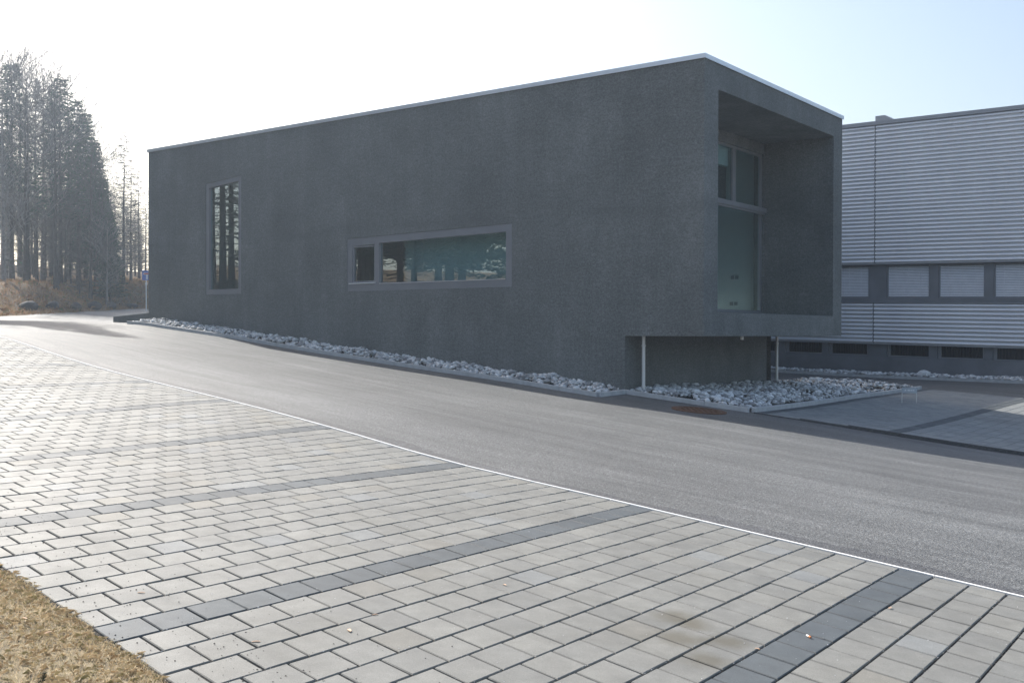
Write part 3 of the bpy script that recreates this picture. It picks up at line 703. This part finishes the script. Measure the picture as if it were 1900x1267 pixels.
# ------------------------------------------------------------------ trees (prototypes in local metres, base at 0)
def prism(vs, fs, p, q, r0, r1):
    d = q-p; l = np.linalg.norm(d)
    if l < 1e-6: return
    d = d/l; a = np.cross(d, [0.3, .2, 1.]); a /= np.linalg.norm(a)+1e-9; c = np.cross(d, a); b0_ = len(vs)
    for k in range(3):
        t = k*2.0944; vs.append(tuple(p+(a*math.cos(t)+c*math.sin(t))*r0))
    for k in range(3):
        t = k*2.0944; vs.append(tuple(q+(a*math.cos(t)+c*math.sin(t))*r1))
    for k in range(3): fs.append((b0_+k, b0_+(k+1) % 3, b0_+3+(k+1) % 3, b0_+3+k))
def mesh_obj(name, vs, fs, m, parent):
    me = bpy.data.meshes.new(name); me.from_pydata([tuple(v) for v in vs], [], fs); me.materials.append(m)
    o = bpy.data.objects.new(name, me); COL.objects.link(o); o.parent = parent; return o
def trunk_mesh(h, r, m, root, rs, k=8):
    b = MB(); n = 9; pts = []; x = y = 0
    for i in range(n):
        t = i/(n-1); x += rs.uniform(-.05, .05)*h/16; y += rs.uniform(-.05, .05)*h/16
        pts.append((x*t, y*t, h*t-.3*(t == 0)))
    b.tube(pts, [r*(1.35 if i == 0 else 1)*(1-.93*i/(n-1)) for i in range(n)], k)
    return mesh_obj('trunk', b.v, b.f, m, root), pts
def at_h(pts, z, h):
    t = max(0, min(.999, z/h))*(len(pts)-1); i = int(t); f = t-i
    return np.array(pts[i])*(1-f)+np.array(pts[i+1])*f
def spruce(seed, h=16, bare=.3, rad=2.1, dens=1.0):
    rs = random.Random(seed); root = empty('spruce_tree', (0, 0, 0)); _, pts = trunk_mesh(h, h*.0115, M_BARK, root, rs)
    tv, tf, nv, nf = [], [], [], []; z = h*.06
    while z < h*.985:
        t = z/h; full = t > bare
        nb = rs.randint(4, 6) if not full else rs.randint(5, 7)
        a0_ = rs.uniform(0, 6.28)
        for k in range(nb):
            if not full and rs.random() < .35: continue
            a = a0_+k*6.283/nb+rs.uniform(-.3, .3)
            L = rad*(1-max(0, (t-bare)/(1-bare)))**.75*rs.uniform(.7, 1.15)+.22 if full else rad*rs.uniform(.3, .75)
            p = at_h(pts, z, h); dz = (.35*(t-.55) if full else -.15)*L
            mid = p+np.array([math.cos(a)*L*.55, math.sin(a)*L*.55, dz*.4-.05*L]); end = p+np.array([math.cos(a)*L, math.sin(a)*L, dz+.06*L])
            prism(tv, tf, p, mid, .026, .018); prism(tv, tf, mid, end, .018, .007)
            for _ in range(2 if full else 6):
                c = mid+(end-mid)*rs.random(); q = a+rs.uniform(-1.3, 1.3); l = rs.uniform(.2, .6); prism(tv, tf, c, c+np.array([math.cos(q)*l, math.sin(q)*l, rs.uniform(-.2, .12)]), .012, .005)
            m = int((7+L*14)*dens) if full else (4 if rs.random() < .35 else 0)
            for i in range(m):
                f = rs.uniform(.15, 1.03); c = p+(mid-p)*(f/.55) if f < .55 else mid+(end-mid)*((f-.55)/.45)
                sp = .32*L*(1.1-f)+.1; c = c+np.array([rs.uniform(-sp, sp), rs.uniform(-sp, sp), rs.uniform(-.16, .05)])
                q = a+rs.uniform(-1.1, 1.1); l = rs.uniform(.16, .36); w_ = rs.uniform(.018, .045); tl = rs.uniform(-.5, .25)
                d = np.array([math.cos(q)*l, math.sin(q)*l, tl*l]); sd = np.array([-math.sin(q)*w_, math.cos(q)*w_, rs.uniform(-.05, .05)])
                b0_ = len(nv); nv += [c-sd*.6, c+sd*.6, c+d*.6+sd, c+d, c+d*.6-sd]; nf.append((b0_, b0_+1, b0_+2, b0_+3, b0_+4))
        z += rs.uniform(.24, .42)
    mesh_obj('branch_twigs', tv, tf, M_TWIG, root); mesh_obj('crown', nv, nf, M_NEEDLE, root); return root  # twig mesh also holds the living branches under the needles
def larch(seed, h=15, rad=1.5, m=M_TWIG):
    rs = random.Random(seed); root = empty('larch_tree', (0, 0, 0)); _, pts = trunk_mesh(h, h*.0105, M_BARK, root, rs); tv, tf = [], []
    z = h*.1
    while z < h*.99:
        t = z/h
        for k in range(rs.randint(3, 5)):
            a = rs.uniform(0, 6.28); L = rad*(1-t)**.7*rs.uniform(.6, 1.2)*(1 if t > .25 else rs.uniform(.5, 1))+.12; p = at_h(pts, z, h)
            mid = p+np.array([math.cos(a)*L*.5, math.sin(a)*L*.5, -.04*L]); end = p+np.array([math.cos(a)*L, math.sin(a)*L, .12*L])
            prism(tv, tf, p, mid, .028, .02); prism(tv, tf, mid, end, .02, .008)
            for i in range(int(5+L*11)):
                f = rs.uniform(.2, 1); c = p+(mid-p)*(f/.5) if f < .5 else mid+(end-mid)*((f-.5)/.5)
                q = a+rs.choice((-1, 1))*rs.uniform(.5, 1.2); l = rs.uniform(.15, .45)*(1.1-t*.5)
                prism(tv, tf, c, c+np.array([math.cos(q)*l, math.sin(q)*l, rs.uniform(-.18, .08)]), .015, .006)
        z += rs.uniform(.22, .38)
    mesh_obj('crown', tv, tf, m, root); return root
def decid(seed, h=15, m=M_PALETWIG, bark=M_PALEBARK, spread=.42):
    rs = random.Random(seed); root = empty('bare_tree', (0, 0, 0)); _, pts = trunk_mesh(h*.93, h*.0105, bark, root, rs); tv, tf = [], []
    def grow(p, d, L, r, lev):
        q = p; dd = d.copy(); n = 3
        for i in range(n):
            dd = dd+np.array([rs.uniform(-.16, .16), rs.uniform(-.16, .16), rs.uniform(-.02, .14)]); dd /= np.linalg.norm(dd)
            nx = q+dd*L/n; r1 = r*(1-.28*(i+1)/1.1/n*2.6) if lev < 4 else r*(1-.3*(i+1)); prism(tv, tf, q, nx, max(r*(1-.25*i), .012), max(r*(1-.25*(i+1)), .008)); q = nx
            if lev < 4:
                for _ in range(2 if lev < 3 else rs.randint(1, 2)):
                    a = rs.uniform(0, 6.28); side = np.array([math.cos(a), math.sin(a), rs.uniform(-.2, .5)]); nd = dd*.75+side*spread*1.35; nd /= np.linalg.norm(nd)
                    grow(q, nd, L*rs.uniform(.42, .62), r*.45, lev+1)
    z = h*.16
    while z < h*.92:
        t = z/h; a = rs.uniform(0, 6.28); L = h*.30*(1-t)**.5*rs.uniform(.7, 1.15)*(.5 if t < .3 else 1)+.5
        grow(at_h(pts, z, h*.93), np.array([math.cos(a)*.8, math.sin(a)*.8, .75]), L, .034*(1-t*.5), 2)
        z += rs.uniform(.26, .52)*h/16
    mesh_obj('crown', tv, tf, m, root); return root
TP = {'s0': spruce(1, 16, .32, 2.2), 's1': spruce(2, 16, .42, 1.8), 's2': spruce(3, 16, .12, 2.5, 1.9), 'l0': larch(4, 16, 2.5), 'l1': larch(5, 16, 2.2),
      'd0': decid(6, 16), 'd1': decid(8, 16, M_TWIG, M_BARK), 'd2': decid(9, 16, M_PALETWIG, M_BARK, .36)}
H0 = 16.0
used = set()
def plant(kind, x, y, h, rz, label, group, wide=1.0):
    src = TP[kind]; o = src if kind not in used else copy_tree(src); used.add(kind)
    k = h/H0; o.location = (x, y, float(gg(x, y))-.1); o.scale = (k*wide, k*wide, k); o.rotation_euler.z = rz
    tag(o, label, 'tree', group); return o
def plant_px(kind, px_, top, dist, label, wide=1.0, group='trees on the wooded bank'):
    x = (px_-950)/1975.8*dist; y = dist; z0 = float(gg(x, y)); ztop = (614.5-top)/1975.8*dist
    plant(kind, x, y, ztop-z0+.1, random.uniform(0, 6.28), label, group, wide)
FT = [  # photo column, top row, distance
 ('d0', 6, 96, 66, 'pale bare tree with fine whitish twigs at the left picture edge'),
 ('s1', 22, 112, 72, 'tall dark conifer with a bare lower stem, first conifer from the left edge'),
 ('d2', 38, 88, 78, 'tall bare tree whose pale twig tips top the wood'),
 ('d1', 52, 118, 70, 'dark bare tree between the first conifer and the pale twiggy tree'),
 ('l0', 66, 140, 79, 'slim bare larch behind the thick trunks near the left edge'),
 ('d0', 80, 112, 75, 'pale bare tree with a rounded fine crown, left of the dense conifers'),
 ('l1', 96, 140, 81, 'tall larch with dead lower branches, its top just under the pale twigs'),
 ('s0', 112, 142, 74, 'tall dense conifer at the crest of the wood edge'),
 ('d1', 104, 130, 69, 'bare tree with many thin stems in front of the tall dense conifer'),
 ('d2', 128, 150, 78, 'bare tree with pale upright twigs beside the tall dense conifer'),
 ('s1', 146, 182, 76, 'dark conifer stepping down from the tallest of the wood'),
 ('s2', 160, 208, 80, 'broad dark conifer in the step of the wood edge'),
 ('s2', 178, 262, 77, 'dense dark green conifer at the right shoulder of the wood'),
 ('d1', 168, 250, 70, 'leafless dark tree in front of the dense right shoulder conifer'),
 ('s2', 192, 330, 75, 'low bushy green conifer at the right foot of the wood'),
 ('s2', 205, 392, 72, 'smallest dark conifer, leaning out over the far road'),
 ('l1', 213, 350, 82, 'thin bare larch half hidden by the lowest conifers'),
 ('l0', 229, 236, 76, 'tallest bare larch standing alone right of the wood'),
 ('l1', 243, 296, 79, 'bare larch with horizontal twigs next to the lone tall larch'),
 ('l0', 258, 312, 83, 'bare larch with wide twigs closest to the dark building'),
 ('l1', 270, 345, 90, 'thin bare larch partly hidden by the corner of the dark building'),
 ('d0', 14, 104, 74, 'pale finely twigged tree leaning in from the left edge'),
 ('d2', 48, 104, 69, 'bare tree with dark stem and pale crown left of the rounded crown'),
 ('l0', 236, 380, 92, 'short bare larch behind the two tall larches'),
]
for i, (k, px_, tp, ds, lb) in enumerate(FT): plant_px(k, px_, tp, ds, lb, 1.0)
for i in range(18):
    px_ = rng.uniform(0, 262); ds = rng.uniform(70, 84); x = (px_-950)/1975.8*ds
    plant(('d1', 'l1', 'd0', 'd1')[i % 4], x, ds, rng.uniform(3, 7), rng.uniform(0, 6), 'low bare sapling between the trunks of the wooded bank', 'saplings between the trunks', 1.5)
# more of the same wood, off to the left of the picture: seen in the windows and casting the shade on the road
rs = random.Random(5)
k = 0
LEFT = [('s1', -23.6, 43.5, 15.5), ('d1', -25.5, 46, 14), ('s0', -26.5, 38, 17), ('l0', -25.2, 35.6, 16), ('s1', -27.5, 31.8, 17), ('d1', -30, 35, 16), ('d0', -28.5, 28, 15),
        ('s0', -27, 24.5, 16), ('s2', -29, 21.5, 15), ('s2', -25.5, 18.5, 14), ('s0', -28, 15, 16), ('s2', -30, 26, 17), ('s0', -33, 30, 18), ('s2', -33, 20, 17), ('s0', -34, 12, 17), ('s2', -29, 10, 15),
        ('d0', -30.5, 41, 16), ('s0', -33, 46, 17), ('d1', -31, 52, 16), ('s1', -29.5, 49, 16), ('s2', -36, 25, 19), ('l1', -29.3, 33.0, 15)]
LEFT += [(('s2', 'l0', 's0', 'd1', 's2', 'l1')[i % 6], -31-rs.random()*16-(i % 3), 6+i*1.15, rs.uniform(13, 19)) for i in range(42)]
LEFT = [q for q in LEFT if not (30.6 < q[2] < 36.6 and q[1] < -29)]+[('s1', -27.0, 32.95, 17), ('l0', -31.5, 32.5, 16), ('d1', -38, 33.4, 14)]
for kd, x, y, h in LEFT:
    plant(kd, x, y, h, rs.uniform(0, 6), 'tall tree of the same wood, left of the picture, seen only mirrored in the windows', 'trees of the wood left of the picture')
for kd in TP:
    if kd not in used: plant(kd, -40, 60, 15, 0, 'tree deeper in the wood', 'trees of the wood left of the picture')
# far wood behind: one mass
fv, ff = [], []; tvx, tfx = [], []
for i in range(115):
    x = rs.uniform(-62, -28); y = rs.uniform(86, 122)
    if x > -.262*y: x -= 6
    if x/y > -.345: continue
    src = TP[('l1', 'd1', 'l0', 's0', 'l0')[i % 5]]; h = (rs.uniform(7, 12.5) if i % 3 else rs.uniform(4, 7))*min(1, max(.45, (-.33-x/y)*9+.45)); k_ = h/H0; z = float(gg(x, y)); c, s_ = math.cos(i), math.sin(i)
    for ch in src.children:
        me = ch.data; n = len(me.vertices); V = np.empty(n*3); me.vertices.foreach_get('co', V); V = V.reshape(-1, 3)
        keep = rs.random()
        V = np.c_[V[:, 0]*c-V[:, 1]*s_, V[:, 0]*s_+V[:, 1]*c, V[:, 2]]*k_+np.array([x, y, z-.1])
        tgtv, tgtf = (fv, ff) if ch.name.startswith('crown') and 'spruce' in src.name else (tvx, tfx)
        b0_ = len(tgtv); tgtv += V.tolist(); tgtf += [tuple(v+b0_ for v in p_.vertices) for p_ in me.polygons if ch.name.startswith('trunk') or (p_.index*7919 % 100) < 55]
me = bpy.data.meshes.new('far_wood'); me.from_pydata(fv+tvx, [], ff+[tuple(v+len(fv) for v in f) for f in tfx]); me.materials.append(M_NEEDLE); me.materials.append(M_TWIG)
me.polygons.foreach_set('material_index', [0]*len(ff)+[1]*len(tfx)); o = bpy.data.objects.new('far_wood', me); COL.objects.link(o)
tag(o, 'depth of the mixed wood behind the trees at the road', 'wood', kind='stuff')

# ------------------------------------------------------------------ grass
def blades(n, fn, hmin, hmax, wd, lean, name, m, label):
    vs = np.empty((n, 5, 3)); 
    xy = fn(n); z = gg(xy[:, 0], xy[:, 1])-(.05 if name != 'lawn_grass' else .012)
    h = rng.uniform(hmin, hmax, n); a = rng.uniform(0, 2*np.pi, n); le = rng.uniform(lean[0], lean[1], n); wv_ = rng.uniform(.6, 1.3, n)*wd; fa = rng.uniform(0, 2*np.pi, n)
    base = np.c_[xy, z]; d = np.c_[np.cos(a), np.sin(a), np.zeros(n)]; sd = np.c_[np.cos(fa), np.sin(fa), np.zeros(n)]*wv_[:, None]
    m1 = base+d*(h*le*.35)[:, None]+np.c_[np.zeros((n, 2)), h*.6]; tp = base+d*(h*le)[:, None]+np.c_[np.zeros((n, 2)), h*(1-.45*np.minimum(le, 1.6))]
    vs[:, 0] = base-sd; vs[:, 1] = base+sd; vs[:, 2] = m1+sd*.7; vs[:, 3] = tp; vs[:, 4] = m1-sd*.7
    V = vs.reshape(-1, 3); me = bpy.data.meshes.new(name); me.from_pydata(V.tolist(), [], [tuple(range(i*5, i*5+5)) for i in range(n)]); me.materials.append(m)
    o = bpy.data.objects.new(name, me); COL.objects.link(o); tag(o, label, 'grass', kind='stuff'); return o
structure(sheet('lawn_soil', M_LAWN, PP, -1, 12, -9.5, -5.325, -.012, .4))
def lawn(n):
    s_ = rng.uniform(.2, 9, n); u = -5.30+.018*np.sin(s_*9)+.012*np.sin(s_*23)-rng.random(n)**1.3*2.2
    return np.c_[K0[0]+ED[0]*s_+ER[0]*u, K0[1]+ED[1]*s_+ER[1]*u]
blades(150000, lawn, .012, .042, .0010, (.5, 1.6), 'lawn_grass', M_GRASS, 'dry yellow brown grass at the lower left corner beside the paving')
def bankf(n):
    y = rng.uniform(44, 84, n); x = -25.3-np.abs(rng.normal(0, 4.2, n))-.3; far = rng.random(n) < .4
    y2 = 73.3+rng.random(n)*9; x2 = rng.uniform(-30, -18, n); x = np.where(far, x2, x); y = np.where(far, y2, y)
    cl = rng.normal(0, .12, (n, 2)); gx = np.round(x/.55)*.55; gy = np.round(y/.55)*.55
    return np.c_[gx+cl[:, 0]+.2*np.sin(gy*7), gy+cl[:, 1]+.2*np.sin(gx*9)]
blades(26000, bankf, .10, .36, .011, (.3, 1.3), 'bank_grass', M_BANKG, 'rusty brown dry grass tufts on the bank under the trees')

# crumbs of soil and pale grit
def crumbs(n, fn, lo, hi, name, m, label):
    b = MB()
    for _ in range(n):
        s_, u_ = fn(); q = K0+ED*s_+ER*u_; r_ = lo+(hi-lo)*random.random()**2; z = float(gr(*q))+r_*.4
        b.add([(q[0]+r_, q[1], z), (q[0], q[1]+r_*.8, z), (q[0]-r_*.9, q[1], z), (q[0], q[1]-r_, z), (q[0], q[1], z+r_*.8)], [(0, 1, 4), (1, 2, 4), (2, 3, 4), (3, 0, 4)])
    tag(b.build(name, m), label, 'grit', kind='stuff')
crumbs(900, lambda: (random.uniform(.5, 9), -5.3+abs(random.gauss(0, .55))), .002, .006, 'soil_crumbs', M_BARK, 'dark soil crumbs strewn over the paving beside the grass')
def jfn():
    s_ = round(random.uniform(-3, 9)/.25)*.25+random.gauss(0, .004); u_ = random.uniform(-5.2, -.05)
    if random.random() < .4: s_ = random.uniform(-3, 9)
    return s_, u_
crumbs(2600, jfn, .0015, .0045, 'pale_grit', M_STONE, 'fine pale grit lying in the joints of the parking paving')
# small things on the paving
LV = [((262, 1101), .030, 'pale curled leaf on the paving, nearest the grass corner'), ((48, 946), .026, 'small pale leaf on the paving at the left picture edge'), ((475, 1192), .030, 'pale leaf on the paving below the middle dark row'),
      ((648, 1170), .035, 'dark brown leaf fragment in a joint near the bottom centre'), ((696, 1141), .024, 'tiny tan leaf just above the dark brown fragment'), ((936, 1086), .026, 'tan leaf on the paving near the centre'),
      ((1652, 1128), .030, 'pinkish leaf in the joint right of the nearest dark row'), ((1405, 1205), .022, 'tiny pale leaf at the left of the nearest dark row'), ((90, 1180), .03, 'pale leaf lying in the dry grass'), ((45, 1153), .028, 'pale leaf in the dry grass at the left edge')]
for i, ((lx, ly), sz_, lb) in enumerate(LV):
    p_ = at(lx, ly); b = MB(); n = 10; a0_ = i*1.7; vs = []
    for jj in range(n):
        t = 2*math.pi*jj/n; r_ = sz_*.72*(.55+.45*abs(math.cos(t)))*(1+.15*math.sin(5*t)); x = r_*math.cos(t); y = r_*.5*math.sin(t)
        vs.append((p_[0]+x*math.cos(a0_)-y*math.sin(a0_), p_[1]+x*math.sin(a0_)+y*math.cos(a0_), float(gr(p_[0], p_[1]))+.003+.004*abs(math.sin(t))+(.012 if lx < 95 and ly > 1100 else 0)))
    vs.append((p_[0], p_[1], float(gr(p_[0], p_[1]))+.004+(.012 if lx < 95 and ly > 1100 else 0))); b.add(vs, [(jj, (jj+1) % n, n) for jj in range(n)])
    m_ = b.build('fallen_leaf', M_LEAF, loc=tuple(p_)); tag(m_, lb, 'leaf', 'fallen leaves')
p_ = at(1501, 1182); zc = float(gr(p_[0], p_[1])); cb = empty('cigarette_end', (p_[0], p_[1], zc)); tag(cb, 'white cigarette end with an orange tip on the nearest dark paving row', 'cigarette end')
r = MB(); r.tube([(p_[0]-.006, p_[1]+.022, zc+.006), (p_[0], p_[1], zc+.006)], .0055, 8); r.build('paper', M_WHITE, cb)
r = MB(); r.tube([(p_[0]+.0001, p_[1]-.0005, zc+.006), (p_[0]+.005, p_[1]-.018, zc+.006)], .0056, 8); r.build('filter', simple('filter_orange', (.65, .22, .08), .8), cb)
# spruce seedling in the grass
p_ = at(72, 1262); zc = float(gg(p_[0], p_[1]))-.05; sp_ = empty('spruce_seedling', (p_[0], p_[1], zc)); tag(sp_, 'small dark green spruce shoot in the dry grass at the bottom left', 'seedling')
st = np.array([p_[0], p_[1], zc]); tip = st+np.array([.02, .01, .075]); r = MB(); r.tube([tuple(st), tuple(tip)], .002, 5); r.build('stem', M_BARK, sp_)
nv, nf = [], []
for i in range(150):
    f = rs.uniform(.1, 1); c = st+(tip-st)*f; a = rs.uniform(0, 6.28); l = .017*(1.15-f*.5); d = np.array([math.cos(a)*l, math.sin(a)*l, l*.65]); prism(nv, nf, c, c+d, .0011, .0004)
b = MB(); b.add(nv, nf); b.build('needles', M_NEEDLE, sp_)
for o in bpy.data.objects:
    if '_w' in o: del o['_w']

# ------------------------------------------------------------------ haze
def m_haze(n, out):
    v = n.nodes.new('ShaderNodeVolumePrincipled'); v.inputs['Color'].default_value = (.72, .85, 1, 1); v.inputs['Density'].default_value = .0011
    v.inputs['Anisotropy'].default_value = .5; n.links.new(v.outputs[0], out.inputs['Volume'])
hz = MB(); hz.box(lambda a, b_, c: (a, b_, c), (-950, 950), (-550, 1550), (-40, 24))
o = hz.build('haze', mat('haze', m_haze)); o['kind'] = 'stuff'
